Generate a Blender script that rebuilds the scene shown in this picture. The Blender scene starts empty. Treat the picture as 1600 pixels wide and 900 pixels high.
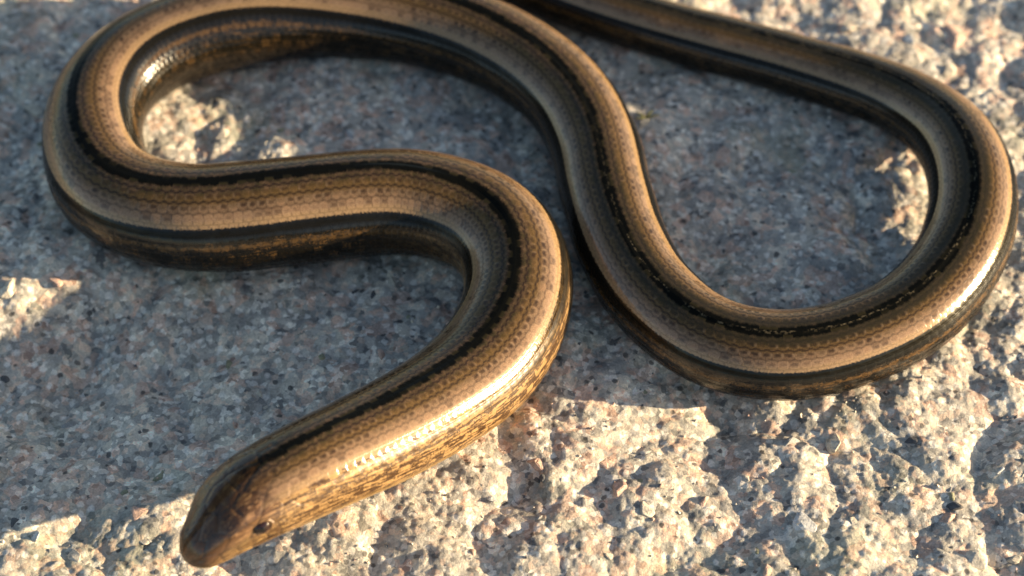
import bpy, math
import numpy as np
from mathutils import Vector

# ------------------------------------------------------------------ camera, sky, sun, exposure
scene = bpy.context.scene
MM = 0.001
CAM_EL = math.radians(50.0)          # looking down at the stone
CAM_D = 0.330
HFOV = 2 * math.atan(0.0720 / CAM_D)
cam_pos = np.array([0.0, -CAM_D * math.cos(CAM_EL), CAM_D * math.sin(CAM_EL)])
cd = bpy.data.cameras.new('camera'); cam = bpy.data.objects.new('camera', cd)
scene.collection.objects.link(cam); scene.camera = cam
cam.location = cam_pos
cam.rotation_euler = (math.pi / 2 - CAM_EL, 0, 0)
cd.sensor_width = 36.0; cd.lens = 18.0 / math.tan(HFOV / 2)
cd.clip_start = 0.01; cd.clip_end = 200.0
cd.dof.use_dof = True; cd.dof.focus_distance = 0.309; cd.dof.aperture_fstop = 18.0

SUN_EL = math.radians(12.0)
SUN_AZ = math.radians(-4.0)          # measured from +X towards +Y (away from the camera)
sun_dir = Vector((math.cos(SUN_EL) * math.cos(SUN_AZ), math.cos(SUN_EL) * math.sin(SUN_AZ), math.sin(SUN_EL)))
world = bpy.data.worlds.new('World'); scene.world = world; world.use_nodes = True
wn = world.node_tree; wn.nodes.clear()
sky = wn.nodes.new('ShaderNodeTexSky'); sky.sky_type = 'NISHITA'; sky.sun_disc = False
sky.sun_elevation = SUN_EL; sky.sun_rotation = math.pi / 2 - SUN_AZ
sky.altitude = 100; sky.air_density = 1.0; sky.dust_density = 1.2; sky.ozone_density = 0.8
bg = wn.nodes.new('ShaderNodeBackground'); bg.inputs['Strength'].default_value = 0.078
wo = wn.nodes.new('ShaderNodeOutputWorld')
wn.links.new(sky.outputs[0], bg.inputs[0]); wn.links.new(bg.outputs[0], wo.inputs[0])
sl = bpy.data.lights.new('sun', 'SUN'); so = bpy.data.objects.new('sun', sl); scene.collection.objects.link(so)
sl.energy = 5.0; sl.angle = math.radians(0.6); sl.color = (1.0, 0.79, 0.50)
so.rotation_euler = sun_dir.to_track_quat('Z', 'Y').to_euler(); so.location = (0.3, 0.05, 0.2)

scene.render.engine = 'CYCLES'
scene.render.resolution_x = 1024; scene.render.resolution_y = 576
vs = scene.view_settings
vs.view_transform = 'Standard'; vs.look = 'None'; vs.gamma = 1.0; vs.use_curve_mapping = False
vs.exposure = 1.5

# ------------------------------------------------------------------ photo pixels to directions
FPX = 800.0 / math.tan(HFOV / 2)
FWD = np.array([0.0, math.cos(CAM_EL), -math.sin(CAM_EL)])
UP = np.array([0.0, math.sin(CAM_EL), math.cos(CAM_EL)])
RT = np.array([1.0, 0.0, 0.0])
def ray(px, py):
    d = FWD + RT * ((px - 800) / FPX) - UP * ((py - 450) / FPX)
    return d
def on_plane(px, py, z):
    d = ray(px, py); t = (z - cam_pos[2]) / d[2]
    return cam_pos + d * t, t            # t = depth along the view axis
def project(P):
    v = np.asarray(P) - cam_pos
    d = v @ FWD
    return np.stack([800 + FPX * (v @ RT) / d, 450 - FPX * (v @ UP) / d], -1)

# ------------------------------------------------------------------ slow worm: the line of its body
# centre of the body in the photograph, apparent width, all standing on the stone
ST = [(287,872,60),(327,838,97),(359,806,130),(395,775,147),(446,753-3,157),(513,717,163),(595,680,166),(684,630,169),
      (755,575,174),(798,510,174),(812,445,172),(797,388,168),(745,341,168),(635,314,172),(505,324,180),(397,336,180),
      (290,340,174),(207,322,168),(158,281,164),(143,210,153),(159,151,149),(206,98,146),(285,59,147),(378,33,147),
      (480,20,148),(595,24,147),(680,40,144),(755,63,144),(838,109,141),(897,165,141),(932,232,140),(948,305,142),
      (972,380,143),(1014,455,144),(1082,520,146),(1165,551,147),(1255,554,145),(1358,526,143),(1435,482,142),
      (1495,412,141),(1521,335,140),(1512,258,132),(1468,194,123),(1383,145,110),(1270,110,100),(1153,78,97),
      (1045,48,98),(935,14,97),(820,-30,94),(705,-82,90),(590,-125,80),(470,-160,66),(350,-185,48),(240,-205,28)]
# the dark line down the middle of the back
DORSAL = [(400,730),(450,697),(517,660),(583,630),(633,607),(663,590),(720,550),(766,513),(796,467),(803,417),(793,367),
          (766,317),(733,283),(666,263),(566,255),(533,257),(450,267),(400,276),(300,288),(200,268),(150,237),(120,195),
          (112,150),(125,105),(150,72),(190,32),(230,0),(300,-22),(400,-36),(500,-38),(620,-25),(733,7),(783,30),(833,63),(876,100),(910,143),
          (926,187),(943,233),(953,293),(960,327),(983,377),(1013,417),(1063,463),(1133,507),(1200,520),(1250,518),(1333,503),
          (1400,473),(1450,433),(1490,390),(1513,350),(1523,307),(1526,293),(1517,233),(1493,187),(1460,150),(1400,120),
          (1283,72),(1166,46),(1066,15),(940,-18)]
FLAT = 0.90                             # height of a cross-section against its width
SINK = 0.0004
# the head is held off the stone; the loop on the right bridges a dip
def lift_at(k, px, py):
    if k < 9: return (0.0092, 0.0092, 0.0091, 0.0089, 0.0084, 0.0068, 0.0042, 0.0018, 0.0)[k]
    if 36 <= k <= 45: return 0.0025 * math.exp(-((k - 40.8) / 1.5) ** 2)
    return 0.0
cen, rad, lifts = [], [], []
for k, (px, py, w) in enumerate(ST):
    r = 0.5 * w * 0.33 / FPX
    lf = lift_at(k, px, py)
    for _ in range(4):
        P, t = on_plane(px, py, r * FLAT * 0.93 - SINK + lf)
        r = 0.5 * w * t / FPX / 0.975
    cen.append(P); rad.append(r); lifts.append(lf)
cen = np.array(cen); rad = np.array(rad)
def catmull(P, n=40):
    P = np.vstack([2 * P[0] - P[1], P, 2 * P[-1] - P[-2]])
    out = []
    for i in range(1, len(P) - 2):
        p0, p1, p2, p3 = P[i-1], P[i], P[i+1], P[i+2]
        for k in range(n):
            u = k / n
            out.append(0.5 * (2*p1 + (p2-p0)*u + (2*p0-5*p1+4*p2-p3)*u*u + (3*p1-p0-3*p2+p3)*u**3))
    out.append(P[-2]); return np.array(out)
path = catmull(np.hstack([cen, rad[:, None], np.array(lifts)[:, None]]))
def gsmooth(a, sig):
    n = int(4 * sig) + 1; k = np.exp(-0.5 * (np.arange(-n, n + 1) / sig) ** 2); k /= k.sum()
    pad = np.concatenate([2 * a[0] - a[1:n+1][::-1], a, 2 * a[-1] - a[-n-1:-1][::-1]])
    return np.convolve(pad, k, 'valid')
seg = np.r_[0, np.cumsum(np.linalg.norm(np.diff(path[:, :3], axis=0), axis=1))]
LEN = seg[-1]
DS = 0.00022
S = np.arange(0, LEN, DS); NS = len(S)
C = np.stack([np.interp(S, seg, path[:, i]) for i in range(3)], -1)
R = np.interp(S, seg, path[:, 3])
for i in range(2): C[:, i] = gsmooth(C[:, i], 12)
R = R * 0.985; Rs = gsmooth(R, 40)
bl = np.clip((S - 0.012) / 0.02, 0, 1); R = R * (1 - bl) + Rs * bl
R = gsmooth(R, 6)
# rounded snout and tail tip
s0 = 0.0062
Rr = R.copy(); k0 = S < s0
base0 = np.interp(S, [0, 0.004, 0.009], [0.0035, 0.0045, 1.0]); 
Rr = np.where(S < 0.009, np.minimum(R, np.maximum(base0, 0)), R)
Rr = gsmooth(Rr, 4)
cap = np.sqrt(np.clip(1 - (1 - np.clip(S / 0.0024, 0, 1)) ** 2, 0, 1))
capt = np.sqrt(np.clip(1 - (1 - np.clip((LEN - S) / 0.002, 0, 1)) ** 2, 0, 1))
A = Rr * cap * capt + 1e-6               # half width
Zc = R * FLAT * 0.93 - SINK              # centre height
lift = gsmooth(np.interp(S, seg, path[:, 4]), 12)
C[:, 2] = Zc + lift
T = np.gradient(C, axis=0); T /= np.linalg.norm(T, axis=1)[:, None]
SD = np.cross(T, [0, 0, 1.0]); SD /= np.linalg.norm(SD, axis=1)[:, None]   # animal's left seen from head->tail is -SD
NU = np.cross(SD, T)
# roll: turn the pattern so that the back line falls where the photograph shows it
DP = np.array(DORSAL, float)
dpl = catmull(DP, 12)
phis = np.radians(np.arange(-60, 61, 3.0))
stn = np.arange(0, NS, 20)
best = []
for i in stn:
    P = C[i] + A[i] * np.sin(phis)[:, None] * SD[i] + A[i] * FLAT * np.cos(phis)[:, None] * NU[i]
    q = project(P)
    d = np.min(np.linalg.norm(q[:, None] - dpl[None], axis=2), axis=1) + 4 * np.abs(phis)
    best.append(phis[np.argmin(d)])
ROLL = np.interp(np.arange(NS), stn, best)
ROLL = gsmooth(ROLL, 50)
i0 = int(0.024 / DS); ROLL[:i0] = ROLL[i0]
it = int(np.argmin(np.abs(S - (LEN - 0.11)))); ROLL[it:] = ROLL[it]

# ------------------------------------------------------------------ noise helpers for the stone
class Tab:
    def __init__(s, seed): s.r = np.random.default_rng(seed).random((6, 256, 256), dtype=np.float32)
    def __call__(s, k, i, j): return s.r[k, i & 255, j & 255]
def vnoise(X, Y, lam, seed):
    tb = Tab(seed); x = X / lam; y = Y / lam
    i = np.floor(x).astype(np.int32); j = np.floor(y).astype(np.int32)
    u = x - i; v = y - j; u = u*u*u*(u*(u*6-15)+10); v = v*v*v*(v*(v*6-15)+10)
    a = tb(0, i, j); b = tb(0, i+1, j); c = tb(0, i, j+1); d = tb(0, i+1, j+1)
    return (a*(1-u)+b*u)*(1-v) + (c*(1-u)+d*u)*v - 0.5
def grains(X, Y, lam, seed, k=1.3, tilt=0.9, hv=0.6):
    tb = Tab(seed); x = X / lam; y = Y / lam
    i = np.floor(x).astype(np.int32); j = np.floor(y).astype(np.int32)
    out = np.full(X.shape, -9, np.float32)
    for di in (-1, 0, 1):
        for dj in (-1, 0, 1):
            a = i + di; b = j + dj
            dx = x - (a + 0.5 + (tb(0, a, b) - 0.5) * 0.95); dy = y - (b + 0.5 + (tb(1, a, b) - 0.5) * 0.95)
            h = tb(2, a, b) * hv + (tb(3, a, b) - 0.5) * tilt * dx + (tb(4, a, b) - 0.5) * tilt * dy - k * (dx*dx + dy*dy)
            np.maximum(out, h, out=out)
    return out

# ------------------------------------------------------------------ granite
def axis_coords(lo, hi, step, far):
    mid = np.arange(lo, hi, step); ext = []
    d = step; x = 0
    while x < far: d *= 1.16; x += d; ext.append(x)
    ext = np.array(ext); return np.r_[lo - ext[::-1], mid, mid[-1] + ext]
gx = axis_coords(-0.086, 0.086, 0.00018, 30.0); gy = axis_coords(-0.055, 0.085, 0.00018, 30.0)
X, Y = np.meshgrid(gx.astype(np.float32), gy.astype(np.float32))
SPx = np.gradient(gx); SPy = np.gradient(gy)
SP = np.maximum(SPx[None, :], SPy[:, None]).astype(np.float32)
def fade(lam): return np.clip(1.6 - 3.2 * SP / lam, 0, 1)
Wx = X + 0.004 * vnoise(X, Y, 0.011, 91); Wy = Y + 0.004 * vnoise(X, Y, 0.011, 92)
Z = np.zeros_like(X)
Z += 0.0016 * vnoise(X, Y, 0.070, 1) * fade(0.070)
Z += 0.0014 * vnoise(X, Y, 0.026, 2) * fade(0.028)
Z += 0.0017 * (grains(Wx, Wy, 0.0120, 3) - 0.25) * fade(0.012)
Z += 0.00095 * (grains(Wx, Wy, 0.0058, 4) - 0.25) * fade(0.0058)
Z += 0.00033 * (grains(Wx, Wy, 0.0025, 5, 1.0, 1.5) - 0.25) * fade(0.0025)
Z += 0.00017 * (grains(X, Y, 0.0012, 6, 1.0, 1.7, 0.8) - 0.25) * fade(0.0012)
Z += 0.00014 * (grains(X, Y, 0.00062, 8, 1.0, 1.7, 0.8) - 0.25) * fade(0.00062)
Z += 0.4 * vnoise(X, Y, 6.0, 7) * np.clip((np.hypot(X, Y) - 1.0) / 6.0, 0, 1)
def dent(px, py, rx, ry, h):
    P, _ = on_plane(px, py, 0.0); return h * np.exp(-((X - P[0]) / rx) ** 2 - ((Y - P[1]) / ry) ** 2)
Z += dent(10, 580, 0.030, 0.015, -0.0052) + dent(20, 455, 0.010, 0.007, 0.0014) + dent(1500, 300, 0.016, 0.009, -0.0012)
Z += dent(230, 850, 0.030, 0.012, -0.0020)
core = (np.abs(X) < 0.08) & (np.abs(Y) < 0.08)
Z -= Z[core].mean()
# the belly presses on the grains: no grain comes up through the body
x0 = gx.searchsorted(-0.092); y0 = gy.searchsorted(-0.060)
for i in range(0, NS, 3):
    a = A[i]; cx, cy, cz = C[i]
    ia = max(np.searchsorted(gx, cx - a), 0); ib = np.searchsorted(gx, cx + a)
    ja = np.searchsorted(gy, cy - a); jb = np.searchsorted(gy, cy + a)
    if ib <= ia or jb <= ja: continue
    d2 = ((gx[ia:ib][None, :] - cx) ** 2 + (gy[ja:jb][:, None] - cy) ** 2) / (a * a)
    lim = cz - a * FLAT * 0.93 * np.sqrt(np.clip(1 - d2, 0, 1)) + 0.0004
    lim = np.where(d2 < 1, lim, 9).astype(np.float32)
    Z[ja:jb, ia:ib] = np.minimum(Z[ja:jb, ia:ib], lim)
ny, nx = X.shape
def grid_mesh(name, V, nr, nc):
    idx = np.arange(nr * nc).reshape(nr, nc)
    q = np.stack([idx[:-1, :-1], idx[:-1, 1:], idx[1:, 1:], idx[1:, :-1]], -1).reshape(-1, 4).astype(np.int32)
    me = bpy.data.meshes.new(name)
    me.vertices.add(len(V)); me.vertices.foreach_set('co', V.astype(np.float32).ravel())
    me.loops.add(q.size); me.loops.foreach_set('vertex_index', q.ravel())
    me.polygons.add(len(q)); me.polygons.foreach_set('loop_start', np.arange(0, q.size, 4, dtype=np.int32))
    me.polygons.foreach_set('loop_total', np.full(len(q), 4, np.int32))
    me.polygons.foreach_set('use_smooth', np.ones(len(q), bool))
    me.update(calc_edges=True); return me

# ------------------------------------------------------------------ material helpers
class NT:
    def __init__(s, name):
        s.m = bpy.data.materials.new(name); s.m.use_nodes = True; s.t = s.m.node_tree; s.t.nodes.clear()
        s.out = s.t.nodes.new('ShaderNodeOutputMaterial'); s.b = s.t.nodes.new('ShaderNodeBsdfPrincipled')
        s.t.links.new(s.b.outputs[0], s.out.inputs[0])
    def put(s, sock, v):
        if hasattr(v, 'is_linked'): s.t.links.new(v, sock)
        else: sock.default_value = v
    def n(s, typ, **ins):
        nd = s.t.nodes.new(typ)
        for k, v in ins.items(): s.put(nd.inputs[k], v)
        return nd
    def math(s, op, a, b=0.0, c=0.0):
        nd = s.t.nodes.new('ShaderNodeMath'); nd.operation = op
        for k, v in enumerate((a, b, c)): s.put(nd.inputs[k], v)
        return nd.outputs[0]
    def step(s, x, lo, hi):               # smoothstep lo..hi
        nd = s.t.nodes.new('ShaderNodeMapRange'); nd.interpolation_type = 'SMOOTHSTEP'
        s.put(nd.inputs['Value'], x)
        if lo <= hi: a, b, c, d = lo, hi, 0.0, 1.0
        else: a, b, c, d = hi, lo, 1.0, 0.0
        for k, v in (('From Min', a), ('From Max', b), ('To Min', c), ('To Max', d)): nd.inputs[k].default_value = v
        return nd.outputs[0]
    def mix(s, f, a, b, mode='MIX'):
        nd = s.t.nodes.new('ShaderNodeMix'); nd.data_type = 'RGBA'; nd.blend_type = mode; nd.clamp_factor = True
        s.put(nd.inputs[0], f)
        for k, v in ((6, a), (7, b)): s.put(nd.inputs[k], (*v, 1.0) if isinstance(v, tuple) else v)
        return nd.outputs[2]
    def ramp(s, f, stops, mode='LINEAR'):
        nd = s.t.nodes.new('ShaderNodeValToRGB'); cr = nd.color_ramp; cr.interpolation = mode
        while len(cr.elements) < len(stops): cr.elements.new(0.5)
        for e, (p, c) in zip(cr.elements, stops): e.position = p; e.color = (*c, 1.0)
        s.put(nd.inputs[0], f); return nd.outputs[0]
    def noise(s, vec, scale, detail=3.0, rough=0.55):
        nd = s.n('ShaderNodeTexNoise', Vector=vec, Scale=scale, Detail=detail, Roughness=rough); return nd.outputs['Fac']
    def attr(s, name):
        nd = s.t.nodes.new('ShaderNodeAttribute'); nd.attribute_name = name; return nd.outputs['Fac']
    def comb(s, x, y, z=0.0):
        nd = s.t.nodes.new('ShaderNodeCombineXYZ')
        for k, v in enumerate((x, y, z)): s.put(nd.inputs[k], v)
        return nd.outputs[0]

def granite_material():
    g = NT('granite')
    tc = g.t.nodes.new('ShaderNodeTexCoord').outputs['Object']
    warp = g.n('ShaderNodeTexNoise', Vector=tc, Scale=900.0, Detail=2.0).outputs['Color']
    vm = g.t.nodes.new('ShaderNodeVectorMath'); vm.operation = 'MULTIPLY_ADD'
    g.put(vm.inputs[0], warp); vm.inputs[1].default_value = (0.0007,) * 3; g.put(vm.inputs[2], tc)
    p = vm.outputs[0]
    v1 = g.n('ShaderNodeTexVoronoi', Vector=p, Scale=560.0)
    v2 = g.n('ShaderNodeTexVoronoi', Vector=p, Scale=1350.0)
    sep = g.t.nodes.new('ShaderNodeSeparateColor'); g.put(sep.inputs[0], v1.outputs['Color'])
    sep2 = g.t.nodes.new('ShaderNodeSeparateColor'); g.put(sep2.inputs[0], v2.outputs['Color'])
    big = g.ramp(sep.outputs[0], [(0.0, (0.24, 0.235, 0.23)), (0.20, (0.44, 0.42, 0.39)), (0.40, (0.36, 0.335, 0.30)),
                                  (0.56, (0.56, 0.37, 0.29)), (0.74, (0.64, 0.57, 0.48)), (0.92, (0.20, 0.20, 0.20))], 'CONSTANT')
    small = g.ramp(sep2.outputs[0], [(0.0, (0.05, 0.05, 0.055)), (0.10, (0.26, 0.25, 0.235)), (0.34, (0.42, 0.40, 0.37)),
                                     (0.56, (0.58, 0.43, 0.34)), (0.72, (0.30, 0.29, 0.275)), (0.86, (0.80, 0.77, 0.72))], 'CONSTANT')
    col = g.mix(0.5, big, small)
    lich = g.step(g.noise(tc, 55.0, 4.0), 0.50, 0.72)
    col = g.mix(g.math('MULTIPLY', lich, 0.35), col, (0.25, 0.27, 0.17))
    v3 = g.n('ShaderNodeTexVoronoi', Vector=p, Scale=820.0)
    sep3 = g.t.nodes.new('ShaderNodeSeparateColor'); g.put(sep3.inputs[0], v3.outputs['Color'])
    fleck = g.math('MULTIPLY', g.step(sep3.outputs[0], 0.84, 0.88), g.step(v3.outputs['Distance'], 0.55, 0.25))
    col = g.mix(g.math('MULTIPLY', fleck, 0.8), col, (0.66, 0.63, 0.60))
    mica = g.math('MULTIPLY', g.step(sep3.outputs[1], 0.90, 0.93), g.step(v3.outputs['Distance'], 0.42, 0.25))
    col = g.mix(g.math('MULTIPLY', mica, 0.85), col, (0.035, 0.035, 0.038))
    pat = g.noise(tc, 140.0, 5.0, 0.65)
    col = g.mix(1.0, col, g.ramp(pat, [(0.32, (0.62, 0.625, 0.65)), (0.68, (1.26, 1.24, 1.19))]), 'MULTIPLY')
    col = g.mix(1.0, col, (1.37, 1.32, 1.25), 'MULTIPLY')
    fine = g.noise(tc, 3500.0, 3.0, 0.6)
    col = g.mix(1.0, col, g.ramp(fine, [(0.3, (0.75, 0.75, 0.76)), (0.7, (1.2, 1.2, 1.18))]), 'MULTIPLY')
    g.put(g.b.inputs['Base Color'], col)
    g.put(g.b.inputs['Roughness'], g.ramp(sep2.outputs[1], [(0.0, (0.42,) * 3), (0.5, (0.72,) * 3), (1.0, (0.85,) * 3)]))
    bp = g.n('ShaderNodeBump', Strength=0.9, Distance=0.00026, Height=g.math('ADD', g.noise(tc, 3600.0, 5.0, 0.7), g.math('MULTIPLY', sep2.outputs[2], 0.5)))
    g.put(g.b.inputs['Normal'], bp.outputs[0])
    return g.m

def body_material():
    g = NT('slow_worm_skin')
    th = g.attr('around'); s = g.attr('along')            # degrees from the back line, millimetres from the snout
    at = g.math('ABSOLUTE', th)
    vec = g.comb(g.math('MULTIPLY', s, 1.0), g.math('MULTIPLY', th, 0.12))
    stretch = g.comb(g.math('MULTIPLY', s, 0.26), g.math('MULTIPLY', th, 0.19))
    # scale lattice
    COL = 360.0 / 30; SL = 1.25
    x = g.math('DIVIDE', th, COL); ci = g.math('FLOOR', x); fx = g.math('SUBTRACT', g.math('SUBTRACT', x, ci), 0.5)
    y = g.math('ADD', g.math('DIVIDE', s, SL), g.math('MULTIPLY', g.math('FLOORED_MODULO', ci, 2.0), 0.5))
    ri = g.math('FLOOR', y); fy = g.math('SUBTRACT', g.math('SUBTRACT', y, ri), 0.5)
    wn_ = g.t.nodes.new('ShaderNodeTexWhiteNoise'); wn_.noise_dimensions = '2D'; g.put(wn_.inputs['Vector'], g.comb(ci, ri))
    rnd = wn_.outputs['Value']
    afx = g.math('ABSOLUTE', fx); afy = g.math('ABSOLUTE', fy)
    n3_ = g.noise(vec, 2.2, 3.0, 0.6)
    edge = g.math('MAXIMUM', g.step(afx, 0.40, 0.49), g.step(g.math('ADD', afy, g.math('MULTIPLY', afx, 0.35)), 0.47, 0.58))
    dash = g.math('MULTIPLY', g.step(g.math('ADD', afx, g.math('MULTIPLY', g.math('SUBTRACT', n3_, 0.5), 0.55)), 0.30, 0.02), g.math('MULTIPLY', g.step(g.math('ADD', afy, g.math('MULTIPLY', g.math('SUBTRACT', n3_, 0.5), 0.5)), 0.60, 0.10), g.step(rnd, -0.3, 0.9)))
    n1 = g.noise(vec, 0.9, 4.0, 0.6); n2 = g.noise(stretch, 1.6, 4.0, 0.65); n3 = g.noise(vec, 3.5, 3.0, 0.6); n4 = g.noise(vec, 7.0, 2.0, 0.7)
    slow = g.noise(g.comb(g.math('MULTIPLY', s, 0.05), 0.0), 1.0, 1.0)
    # bronze back in lengthwise bands: dark olive along the middle, copper outside, lines between the scale rows
    wob = g.math('MULTIPLY', g.math('SUBTRACT', n3, 0.5), 4.0)
    atw = g.math('ADD', at, wob)
    back = g.mix(g.step(atw, 14, 46), (0.045, 0.033, 0.013), (0.280, 0.176, 0.104))  # dark middle: part pattern, part shade of the inner half put into the colour
    back = g.mix(g.math('MULTIPLY', g.step(n1, 0.40, 0.70), 0.35), back, (0.30, 0.170, 0.095))
    back = g.mix(g.math('MULTIPLY', g.step(rnd, 0.3, 1.0), 0.55), back, (0.085, 0.048, 0.022))
    back = g.mix(g.step(atw, 42, 48), back, g.mix(n3_, (0.25, 0.150, 0.068), (0.40, 0.265, 0.142)))
    seam = g.step(afx, 0.26, 0.44)
    broken = g.math('ADD', 0.25, g.math('MULTIPLY', g.step(g.math('ADD', afy, g.math('MULTIPLY', n3_, 0.6)), 0.35, 0.70), 0.75))
    back = g.mix(g.math('MULTIPLY', g.math('MULTIPLY', g.step(atw, 14, 19), g.step(atw, 30, 24)), 0.6), back, (0.13, 0.075, 0.022))
    lines = g.math('MULTIPLY', g.math('MULTIPLY', seam, broken), g.step(at, 50, 16))
    back = g.mix(g.math('MULTIPLY', lines, 0.97), back, (0.020, 0.012, 0.007))
    back = g.mix(g.math('MULTIPLY', dash, g.math('MULTIPLY', g.step(at, 50, 34), 0.85)), back, (0.030, 0.017, 0.009))
    back = g.mix(g.math('MULTIPLY', edge, 0.30), back, (0.045, 0.026, 0.013))
    back = g.mix(1.0, back, g.ramp(n4, [(0.30, (0.60, 0.58, 0.56)), (0.55, (1.0, 1.0, 1.0)), (0.72, (1.35, 1.33, 1.28))]), 'MULTIPLY')
    back = g.mix(g.math('MULTIPLY', g.math('MULTIPLY', g.step(s, 225, 300), g.step(g.math('ADD', atw, g.math('MULTIPLY', n3_, 8.0)), 28, 18)), 0.75), back, (0.022, 0.018, 0.008))
    back = g.mix(g.math('MULTIPLY', g.math('MULTIPLY', g.step(afx, 0.30, 0.12), g.step(fy, 0.10, 0.38)), g.math('MULTIPLY', g.step(at, 12, 24), g.math('MULTIPLY', rnd, 0.26))), back, (0.42, 0.28, 0.17))  # highlight put into the colour, towards each scale's free edge
    # dark flank with gold flecks; near the head gold with dark flecks
    flk = g.step(g.math('ADD', g.math('MULTIPLY', g.math('ADD', n2, n3), 0.5), g.math('MULTIPLY', g.math('SUBTRACT', rnd, 0.5), 0.12)), 0.54, 0.63)
    jag2 = g.math('ADD', at, g.math('MULTIPLY', g.math('SUBTRACT', n3_, 0.5), 8.0))
    rear = g.mix(flk, (0.009, 0.007, 0.004), (0.105, 0.056, 0.018))
    rear = g.mix(g.math('MULTIPLY', g.step(jag2, 80, 76), g.math('MULTIPLY', g.step(jag2, 71, 74), g.step(n1, 0.38, 0.55))), rear, g.mix(n3, (0.02, 0.012, 0.006), (0.15, 0.08, 0.026)))
    front = g.mix(g.step(g.math('ADD', g.math('ADD', g.math('MULTIPLY', n2, 0.8), g.math('MULTIPLY', g.math('ADD', g.math('SUBTRACT', rnd, 0.5), g.math('MULTIPLY', g.math('SUBTRACT', n3, 0.5), 3.0)), 0.10)), g.math('MULTIPLY', edge, 0.07)), 0.345, 0.445), (0.34, 0.205, 0.085), (0.055, 0.027, 0.011))
    flank = g.mix(g.step(s, 42, 105), front, rear)
    col = g.mix(g.step(g.math('ADD', at, g.math('MULTIPLY', n3, 6.0)), 54.5, 57.0), back, flank)
    # dark border between back and flank
    jag = g.math('ADD', at, g.math('MULTIPLY', g.math('SUBTRACT', n3, 0.5), 7.0))
    bord = g.math('MULTIPLY', g.step(jag, 51.5, 53.5), g.step(jag, 72, 66))
    bord = g.math('MULTIPLY', bord, g.step(s, 26, 75))
    col = g.mix(bord, col, (0.008, 0.007, 0.005))
    # belly
    belly = g.mix(g.step(n1, 0.4, 0.7), (0.012, 0.010, 0.008), (0.032, 0.024, 0.017))
    bellyf = g.mix(g.step(n1, 0.4, 0.7), (0.36, 0.22, 0.075), (0.22, 0.14, 0.06))
    col = g.mix(g.step(g.math('ADD', at, g.math('MULTIPLY', n1, 16.0)), 112, 128), col, g.mix(g.step(s, 40, 90), bellyf, belly))
    # line down the middle of the back
    vj = g.math('ADD', at, g.math('MULTIPLY', g.math('SUBTRACT', n3, 0.5), 5.0))
    vj = g.math('ADD', g.math('ADD', vj, g.math('MULTIPLY', g.math('SUBTRACT', n1, 0.5), 3.0)), g.math('MULTIPLY', afy, g.math('MULTIPLY', rnd, 3.0)))
    vw = g.noise(g.comb(g.math('MULTIPLY', s, 0.07), 3.0), 1.0, 2.0)
    vj = g.math('ADD', vj, g.math('MULTIPLY', g.math('SUBTRACT', vw, 0.5), 5.0))
    vline = g.step(vj, 8.6, 5.0)
    glint = g.math('MULTIPLY', g.math('MULTIPLY', g.step(g.math('ADD', at, g.math('MULTIPLY', n3, 3.0)), 4.2, 2.0), g.step(afy, 0.48, 0.15)), g.math('MULTIPLY', g.step(s, 240, 275), g.math('MULTIPLY', g.step(n3_, 0.40, 0.62), g.step(rnd, 0.2, 0.7))))
    col = g.mix(g.math('MULTIPLY', vline, g.step(s, 6, 11)), col, g.mix(g.math('MULTIPLY', g.step(rnd, 0.62, 0.95), g.step(afx, 0.40, 0.15)), (0.004, 0.004, 0.003), (0.026, 0.021, 0.010)))
    col = g.mix(glint, col, (0.10, 0.080, 0.05))  # broken glints between the middle scale rows, painted as pale dashes
    # head: brown plates with black blotches on the crown, rusty snout, gold cheeks
    pe = g.attr('plate_edge'); pr = g.attr('plate_tint')
    blot = g.step(g.noise(g.comb(g.math('MULTIPLY', s, 0.50), g.math('MULTIPLY', th, 0.050)), 1.0, 4.0, 0.7), 0.46, 0.54)
    head = g.mix(g.step(at, 20, 48), (0.155, 0.088, 0.034), (0.29, 0.165, 0.085))  # brow painted paler, carrying a pinkish highlight in its colour
    head = g.mix(g.step(at, 66, 82), head, (0.34, 0.215, 0.085))
    head = g.mix(g.math('MULTIPLY', g.step(s, 6.5, 2.0), g.step(at, 110, 70)), head, (0.13, 0.055, 0.022))
    head = g.mix(g.math('MULTIPLY', blot, g.step(at, 72, 38)), head, (0.018, 0.012, 0.008))
    head = g.mix(1.0, head, g.ramp(pr, [(0.0, (0.65, 0.62, 0.58)), (1.0, (1.3, 1.28, 1.22))]), 'MULTIPLY')
    head = g.mix(g.math('MULTIPLY', g.step(g.math('ADD', n2, g.math('MULTIPLY', n3, 0.3)), 0.56, 0.64), 0.85), head, (0.07, 0.032, 0.012))
    head = g.mix(g.math('MULTIPLY', g.step(g.math('ABSOLUTE', g.math('SUBTRACT', at, 104)), 3.2, 1.2), g.step(s, 12, 10)), head, (0.03, 0.014, 0.007))
    head = g.mix(g.math('MULTIPLY', pe, 0.85), head, (0.035, 0.018, 0.009))
    col = g.mix(g.step(g.math('ADD', s, g.math('MULTIPLY', n1, 7.0)), 18.0, 12.5), col, head)
    g.put(g.b.inputs['Base Color'], col)
    g.put(g.b.inputs['Roughness'], g.math('ADD', g.math('ADD', 0.08, g.math('MULTIPLY', g.step(at, 56, 62), g.math('SUBTRACT', 0.17, g.math('MULTIPLY', g.step(s, 60, 120), 0.10)))), g.math('ADD', g.math('MULTIPLY', n3, 0.12), g.math('MULTIPLY', edge, 0.10))))
    spec = g.math('ADD', g.math('ADD', 0.26, g.math('MULTIPLY', rnd, 0.10)), g.math('MULTIPLY', g.math('MULTIPLY', g.step(at, 24, 48), g.step(at, 58, 52)), 0.30))
    spec = g.math('SUBTRACT', spec, g.math('MULTIPLY', g.math('MULTIPLY', g.step(at, 50, 55), g.step(at, 66, 61)), g.math('MULTIPLY', g.step(s, 60, 110), 0.16)))
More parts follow.
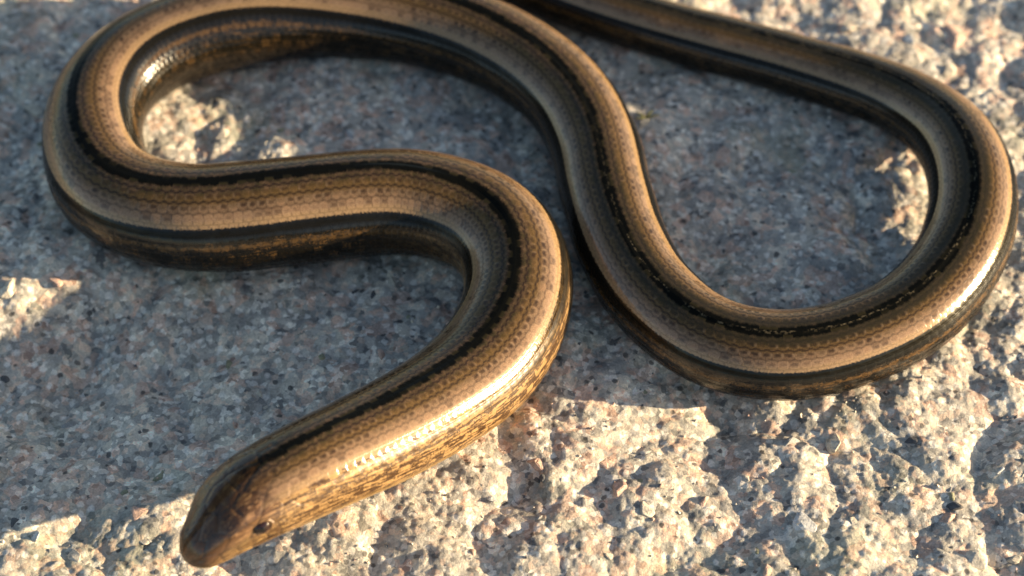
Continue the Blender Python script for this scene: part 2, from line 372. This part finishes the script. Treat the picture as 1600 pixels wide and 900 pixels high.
    spec = g.math('ADD', spec, g.math('MULTIPLY', g.math('MULTIPLY', g.step(at, 60, 66), g.step(at, 92, 80)), 0.32))
    spec = g.math('ADD', spec, g.math('MULTIPLY', g.step(s, 18, 12), 0.22))
    g.put(g.b.inputs['Specular IOR Level'], g.math('MULTIPLY', spec, g.math('SUBTRACT', 1.0, g.math('MULTIPLY', vline, 0.8))))
    g.b.inputs['Metallic'].default_value = 0.10
    bp = g.n('ShaderNodeBump', Strength=0.25, Distance=0.00006, Height=g.math('SUBTRACT', n3, g.math('MULTIPLY', edge, 0.6)))
    g.put(g.b.inputs['Normal'], bp.outputs[0])
    return g.m

def simple(name, col, rough, spec=0.5):
    g = NT(name); tc = g.t.nodes.new('ShaderNodeTexCoord').outputs['Object']
    n = g.noise(tc, 3000.0, 3.0)
    g.put(g.b.inputs['Base Color'], g.mix(n, tuple(c * 0.75 for c in col), tuple(min(1, c * 1.25) for c in col)))
    g.b.inputs['Roughness'].default_value = rough; g.b.inputs['Specular IOR Level'].default_value = spec
    return g.m

MG = granite_material()
me = grid_mesh('granite_ground', np.stack([X, Y, Z], -1).reshape(-1, 3), ny, nx)
me.materials.append(MG)
ground = bpy.data.objects.new('granite_ground', me); scene.collection.objects.link(ground)
ground['kind'] = 'structure'; ground['label'] = 'rough grey and pink granite rock surface under the slow worm'

# ------------------------------------------------------------------ slow worm mesh
NA = 180
TH = np.linspace(-180, 180, NA + 1)                       # around, 0 = back line
th = np.radians(TH)[None, :] ; al = th + ROLL[:, None]
sm = S[:, None] * 1000; TT = np.broadcast_to(TH[None, :], (NS, NA + 1))
headw = np.clip(1 - S / 0.020, 0, 1)[:, None]; headw = headw * headw * (3 - 2 * headw)
ca, sa = np.cos(al), np.sin(al)
up = np.where(ca > 0, FLAT, FLAT * 0.93)
px_ = np.sign(sa) * np.abs(sa) ** 0.95; 
rr = A[:, None]
# head: flatter crown, cheeks, brow
ct, st_ = np.cos(th), np.sin(th)
# scale relief
COLW = 360.0 / 30
xx = TT / COLW; ci = np.floor(xx); fx = xx - ci - 0.5
yy = sm / 1.25 + 0.5 * np.mod(ci, 2); fy = yy - np.floor(yy) - 0.5
edge_x = np.clip((np.abs(fx) - 0.30) / 0.20, 0, 1) ** 2
fyc = fy + 0.5                                             # 0 at the head side of a scale, 1 at its free edge
bulge = fyc - 0.55 * np.abs(fx) * 2 * fyc
relief = 0.000066 * np.clip(bulge, 0, 1) * np.clip((1 - fyc) / 0.14, 0, 1) - 0.000035 * edge_x
flankw = 0.42 + 0.75 * np.clip((np.abs(TT) - 50) / 20, 0, 1)
relief = relief * flankw * np.clip((sm - 14) / 5, 0, 1)
# brow ridge over the eye and cheek swelling, a mouth groove
brow = 0.00035 * np.exp(-((sm - 7.0) / 3.0) ** 2 - ((np.abs(TT) - 52) / 13) ** 2)
sock = -0.00035 * np.exp(-((sm - 8.6) / 1.3) ** 2 - ((np.abs(TT) - 78) / 12) ** 2)
mouth_th = 104 + 3 * np.sin(sm / 2.5)
mouth = -0.00036 * np.exp(-((np.abs(TT) - mouth_th) / 3.0) ** 2) * np.clip((12.0 - sm) / 2, 0, 1) * np.clip(sm / 0.6, 0, 1)
cheek = 0.0003 * np.exp(-((sm - 12) / 4.0) ** 2 - ((np.abs(TT) - 95) / 25) ** 2)
HS = [(0.2, 0), (1.5, 32), (1.7, 78), (3.2, 0), (4.6, 19), (4.2, 52), (7.8, 0), (6.6, 36), (9.2, 38), (11.8, 17), (11.2, 0), (6.0, 68),
      (11.4, 62), (13.2, 42), (13.4, 76), (15.0, 0), (15.0, 26), (15.4, 55), (15.2, 90), (16.6, 12), (17, 40), (17, 72)]
HS += [(2.6 + 1.9 * k, 94) for k in range(6)] + [(1.8 + 2.1 * k, 116) for k in range(6)] + [(2.5 + 2.4 * k, 142) for k in range(6)]
HS = np.array([(a, b * sg) for a, b in HS for sg in ((1, -1) if b else (1,))], float)
nh = int(0.020 / DS)
hs = np.stack([np.broadcast_to(sm, TT.shape)[:nh], TT[:nh] * 0.090], -1)
dd = np.linalg.norm(hs[:, :, None, :] - (HS * [1, 0.090])[None, None], axis=3)
o2 = np.partition(dd, 1, axis=2); pe_ = np.zeros(TT.shape); pt_ = np.full(TT.shape, 0.5)
pe_[:nh] = np.clip(1 - (o2[:, :, 1] - o2[:, :, 0]) / 0.34, 0, 1) * np.clip((19 - sm[:nh]) / 4, 0, 1)
pt_[:nh] = np.random.default_rng(5).random(len(HS))[np.argmin(dd, axis=2)]
relief = relief - 0.00016 * pe_ ** 1.5
nostril = -0.00030 * np.exp(-((sm - 1.5) / 0.32) ** 2 - ((np.abs(TT) - 66) / 6) ** 2)
SM2, TT2 = np.broadcast_to(sm, TT.shape).astype(np.float32), TT.astype(np.float32)
lump = (0.00026 * vnoise(SM2, np.abs(TT2) * 0.13 + 40 * (TT2 > 0), 13.0, 31) + 0.00014 * vnoise(SM2, TT2 * 0.13 + 200, 5.0, 32)) * np.clip(sm / 20 - 0.5, 0, 1)
rad_ = rr + lump + nostril + relief + brow + sock + mouth + cheek
hz = 1.0 - 0.10 * headw * np.clip(ct, 0, 1)               # crown a little flatter
V = C[:, None, :] + (rad_ * px_)[..., None] * SD[:, None, :] + (rad_ * up * ca * hz)[..., None] * NU[:, None, :]
# snout dips to the stone
V[:, :, 2] -= (0.0006 * np.clip(1 - S / 0.010, 0, 1) ** 2)[:, None]
bm_ = grid_mesh('slow_worm', V.reshape(-1, 3), NS, NA + 1)
for nm, arr in (('plate_edge', pe_), ('plate_tint', pt_), ('around', TT), ('along', np.broadcast_to(sm, TT.shape))):
    at = bm_.attributes.new(nm, 'FLOAT', 'POINT'); at.data.foreach_set('value', np.ascontiguousarray(arr, np.float32).ravel())
bm_.flip_normals()
bm_.materials.append(body_material())
worm = bpy.data.objects.new('slow_worm', bm_); scene.collection.objects.link(worm)
worm['label'] = 'glossy bronze slow worm with a dark back stripe coiled in loops on granite'
worm['category'] = 'slow worm'

# ------------------------------------------------------------------ eyes
def sphere_mesh(name, r, sx=1, sy=1, sz=1, nu=24, nv=14):
    v = []; 
    for i in range(nv + 1):
        p = math.pi * i / nv
        for j in range(nu + 1):
            q = 2 * math.pi * j / nu
            v.append((r*sx*math.sin(p)*math.cos(q), r*sy*math.sin(p)*math.sin(q), r*sz*math.cos(p)))
    return grid_mesh(name, np.array(v), nv + 1, nu + 1)
def torus_mesh(name, R0, r0, sx=1, sy=1, nu=40, nv=10):
    v = []
    for i in range(nu + 1):
        p = 2 * math.pi * i / nu
        rr_ = r0 * (1 + 0.18 * math.cos(9 * p))
        for j in range(nv + 1):
            q = 2 * math.pi * j / nv
            v.append((sx*(R0 + rr_*math.cos(q))*math.cos(p), sy*(R0 + rr_*math.cos(q))*math.sin(p), rr_*math.sin(q)))
    return grid_mesh(name, np.array(v), nu + 1, nv + 1)
q = project(V[:130].reshape(-1, 3)).reshape(130, NA + 1, 2)
vis = (TH > 0)[None, :] if True else None
d = np.linalg.norm(q - np.array([408, 824.0]), axis=2)
side = np.sign((project(C[40] + SD[40] * 0.001) - project(C[40]))[1])      # which side faces the camera
mask = (TH * side > 30) & (np.abs(TH) < 100)
d[:, ~mask] = 1e9
ei, ej = np.unravel_index(np.argmin(d), d.shape)
print('eye at s mm', S[ei] * 1000, 'theta', TH[ej], 'err', d[ei, ej])
eyemat = simple('eye_dark', (0.020, 0.008, 0.006), 0.08, 0.6)
lidmat = simple('eyelid_skin', (0.15, 0.085, 0.038), 0.40)
pupmat = simple('pupil_black', (0.004, 0.003, 0.003), 0.05, 0.6)
for sg in (1, -1):
    j = ej if sg == 1 else NA - ej
    P = V[ei, j]; du = V[ei + 3, j] - V[ei - 3, j]; dv = V[ei, j + 2] - V[ei, j - 2]
    nrm = np.cross(du, dv); nrm /= np.linalg.norm(nrm)
    if nrm @ (P - C[ei]) < 0: nrm = -nrm
    tx = du / np.linalg.norm(du); ty = np.cross(nrm, tx)
    from mathutils import Matrix
    M = Matrix(((tx[0], ty[0], nrm[0], P[0]), (tx[1], ty[1], nrm[1], P[1]), (tx[2], ty[2], nrm[2], P[2]), (0, 0, 0, 1)))
    e = bpy.data.objects.new('eye', sphere_mesh('eye', 0.00105, 1.15, 0.9, 0.70)); e.data.materials.append(eyemat)
    l = bpy.data.objects.new('eyelid', torus_mesh('eyelid', 0.00116, 0.00024, 1.2, 0.80)); l.data.materials.append(lidmat)
    p = bpy.data.objects.new('pupil', sphere_mesh('pupil', 0.00045, 1, 1, 0.35)); p.data.materials.append(pupmat)
    for o in (e, l, p): scene.collection.objects.link(o)
    e.parent = worm; e.matrix_local = M @ Matrix.Translation((0, 0, -0.00010))
    l.parent = e; p.parent = e; p.location = (0, 0, 0.00062); l.location = (0, 0, 0.00010)

# ------------------------------------------------------------------ crystals standing proud of the stone
rng = np.random.default_rng(21)
from mathutils import geometry
import bmesh
def crystal_mesh(name, seed):
    r = np.random.default_rng(seed)
    v = r.normal(size=(11, 3)); v /= np.linalg.norm(v, axis=1)[:, None]
    v *= (0.85 + 0.3 * r.random((11, 1)))
    b = bmesh.new()
    for p in v: b.verts.new(p)
    h = bmesh.ops.convex_hull(b, input=b.verts)
    junk = [e for e in h['geom_interior'] + h['geom_unused'] if isinstance(e, bmesh.types.BMVert)]
    if junk: bmesh.ops.delete(b, geom=list(set(junk)), context='VERTS')
    bmesh.ops.bevel(b, geom=list(b.edges), offset=0.10, segments=1, affect='EDGES', profile=0.6)
    m = bpy.data.meshes.new(name); b.to_mesh(m); b.free(); return m
CM = {}
def crystal_material(name, col):
    g = NT(name); tc = g.t.nodes.new('ShaderNodeTexCoord').outputs['Object']
    n = g.noise(tc, 1.3, 4.0, 0.6); f = g.noise(tc, 7.0, 4.0, 0.7)
    c = g.mix(g.step(n, 0.3, 0.7), tuple(x * 0.70 for x in col), tuple(min(x * 1.15, 0.9) for x in col))
    c = g.mix(1.0, c, g.ramp(f, [(0.35, (0.62, 0.62, 0.63)), (0.7, (1.18, 1.17, 1.15))]), 'MULTIPLY')
    g.put(g.b.inputs['Base Color'], c); g.b.inputs['Roughness'].default_value = 0.55
    g.put(g.b.inputs['Normal'], g.n('ShaderNodeBump', Strength=0.9, Distance=0.00016, Height=f).outputs[0])
    return g.m
COLS = {'pink': (0.62, 0.42, 0.33), 'cream': (0.70, 0.62, 0.50), 'white': (0.74, 0.72, 0.68), 'grey': (0.38, 0.37, 0.35), 'olive': (0.33, 0.32, 0.20), 'dark': (0.10, 0.10, 0.105)}
for k, c in COLS.items():
    CM[k] = crystal_material(k + '_crystal', c)
base = {}
for k in COLS:
    for q_ in range(3):
        m = crystal_mesh('crystal', 100 + 7 * q_ + len(k) * 31); m.materials.append(CM[k]); base[(k, q_)] = m
def ground_z(x, y):
    i = min(max(int(np.searchsorted(gy, y)), 0), ny - 1); j = min(max(int(np.searchsorted(gx, x)), 0), nx - 1); return float(Z[i, j])
def crystal(px, py, size_px, kind, proud=0.35, flat=0.6):
    P, t = on_plane(px, py, 0.0); r = 0.5 * size_px * t / FPX
    near = np.min(np.hypot(C[:, 0] - P[0], C[:, 1] - P[1]) - A)
    if near < r * 0.9 + 0.0004: return
    o = bpy.data.objects.new('crystal', base[(kind, int(rng.integers(3)))]); scene.collection.objects.link(o)
    h = r * flat
    o.parent = ground; o.location = (P[0], P[1], ground_z(P[0], P[1]) - h * (1 - 2 * proud))
    o.scale = (r * rng.uniform(0.85, 1.2), r * rng.uniform(0.7, 1.0), h)
    o.rotation_euler = (rng.uniform(-0.35, 0.35), rng.uniform(-0.35, 0.35), rng.uniform(0, 6.28))
for a in [(835, 725, 52, 'pink'), (970, 765, 50, 'pink'), (735, 750, 36, 'white'), (355, 568, 40, 'olive', 0.15, 0.3), (1265, 822, 70, 'white', 0.2, 0.35),
          (1310, 690, 60, 'cream'), (1235, 690, 42, 'grey'), (90, 440, 34, 'pink'), (15, 452, 46, 'cream'), (50, 165, 40, 'cream'), (1400, 255, 40, 'cream'),
          (1425, 300, 44, 'pink'), (1350, 365, 20, 'pink'), (595, 556, 26, 'pink'), (310, 150, 34, 'cream'), (345, 215, 34, 'cream'), (1160, 655, 34, 'cream'), (1110, 640, 30, 'pink'),
          (1520, 880, 60, 'cream'), (1480, 810, 44, 'pink'), (690, 790, 40, 'pink'), (770, 780, 30, 'white'), (1010, 800, 34, 'cream'), (1100, 780, 28, 'pink'), (1490, 60, 60, 'pink'),
          (1420, 60, 46, 'white'), (1330, 50, 44, 'cream'), (1480, 105, 40, 'cream'), (100, 640, 34, 'grey', 0.2, 0.4), (470, 560, 30, 'grey', 0.2, 0.4), (120, 860, 44, 'cream'), (220, 800, 40, 'pink'), (60, 830, 38, 'white')]:
    crystal(*a)
for _ in range(230):
    kind = rng.choice(['pink', 'cream', 'white', 'grey', 'grey', 'olive', 'dark', 'cream'])
    crystal(rng.uniform(-20, 1620), rng.uniform(-40, 930), float(rng.choice([14, 18, 22, 28])) * rng.uniform(0.8, 1.2), str(kind), rng.uniform(0.12, 0.38), rng.uniform(0.4, 0.8))

# ------------------------------------------------------------------ a moss sprig and loose grit on the stone
P, _ = on_plane(1008, 198, 0.0)
vs_, fs_ = [], []
r_ = np.random.default_rng(3)
for k in range(9):
    az = r_.uniform(-0.9, 0.9) + (math.pi if k % 3 == 0 else 0.3); ln = r_.uniform(0.0012, 0.0030); w_ = r_.uniform(0.00016, 0.00026); b0 = len(vs_)
    for j in range(6):
        t = j / 5; x = math.cos(az) * ln * t; y = math.sin(az) * ln * t * 0.7; z = ln * (0.45 * t - 0.25 * t * t)
        ww = w_ * (1 - t) ** 0.6 + 0.00002
        for q_ in range(4):
            an = q_ * math.pi / 2
            vs_.append((x - math.sin(az) * ww * math.cos(an), y + math.cos(az) * ww * math.cos(an), z + ww * 0.5 * math.sin(an)))
    for j in range(5):
        for q_ in range(4):
            a0 = b0 + 4 * j; fs_.append((a0 + q_, a0 + (q_ + 1) % 4, a0 + 4 + (q_ + 1) % 4, a0 + 4 + q_))
m = bpy.data.meshes.new('moss_sprig'); m.from_pydata(vs_, [], fs_); m.update(); m.materials.append(simple('moss_olive', (0.10, 0.10, 0.03), 0.7))
o = bpy.data.objects.new('moss_sprig', m); scene.collection.objects.link(o)
o.location = (P[0], P[1], ground_z(P[0], P[1]))
o['label'] = 'tiny dark olive moss sprig on shaded granite inside the right loop'; o['category'] = 'moss'

OCT = np.array([(1, 0, 0), (-1, 0, 0), (0, 1, 0), (0, -1, 0), (0, 0, 1), (0, 0, -1)], float)
OF = [(0, 2, 4), (2, 1, 4), (1, 3, 4), (3, 0, 4), (2, 0, 5), (1, 2, 5), (3, 1, 5), (0, 3, 5)]
gv, gf, gm = [], [], []
r_ = np.random.default_rng(12)
cc = C[::8]; ca_ = A[::8]
n_ok = 0
while n_ok < 1500:
    if n_ok % 3:
        x, y = r_.uniform(-0.085, 0.085), r_.uniform(-0.054, 0.084)
    else:                                                    # caught along the belly
        k = int(r_.integers(len(cc))); a_ = r_.uniform(0, 6.28); d_ = ca_[k] * r_.uniform(0.95, 1.3)
        x, y = cc[k, 0] + d_ * math.cos(a_), cc[k, 1] + d_ * math.sin(a_)
    if np.min(np.hypot(cc[:, 0] - x, cc[:, 1] - y) - ca_) < -0.0006: continue
    sz = 0.00012 + 0.00030 * r_.random() ** 2
    q_, _ = np.linalg.qr(r_.normal(size=(3, 3)))
    v = (OCT * (0.6 + 0.7 * r_.random((6, 1))) * sz * np.array([1, 0.8, 0.6])) @ q_.T + [x, y, ground_z(x, y) + sz * 0.25]
    b0 = len(gv); gv += v.tolist(); gf += [tuple(b0 + t for t in f) for f in OF]; gm += [int(r_.choice([0, 0, 1, 2, 3]))] * 8
    n_ok += 1
m = bpy.data.meshes.new('grit'); m.from_pydata(gv, [], gf)
for k in ('cream', 'pink', 'grey', 'dark'):
    c = COLS[k]; m.materials.append(simple('grit_' + k, c, 0.6))
m.polygons.foreach_set('material_index', np.array(gm, np.int32)); m.update()
o = bpy.data.objects.new('grit', m); scene.collection.objects.link(o)
o['kind'] = 'stuff'; o['label'] = 'fine loose granite grit scattered over the rock'; o['category'] = 'grit'
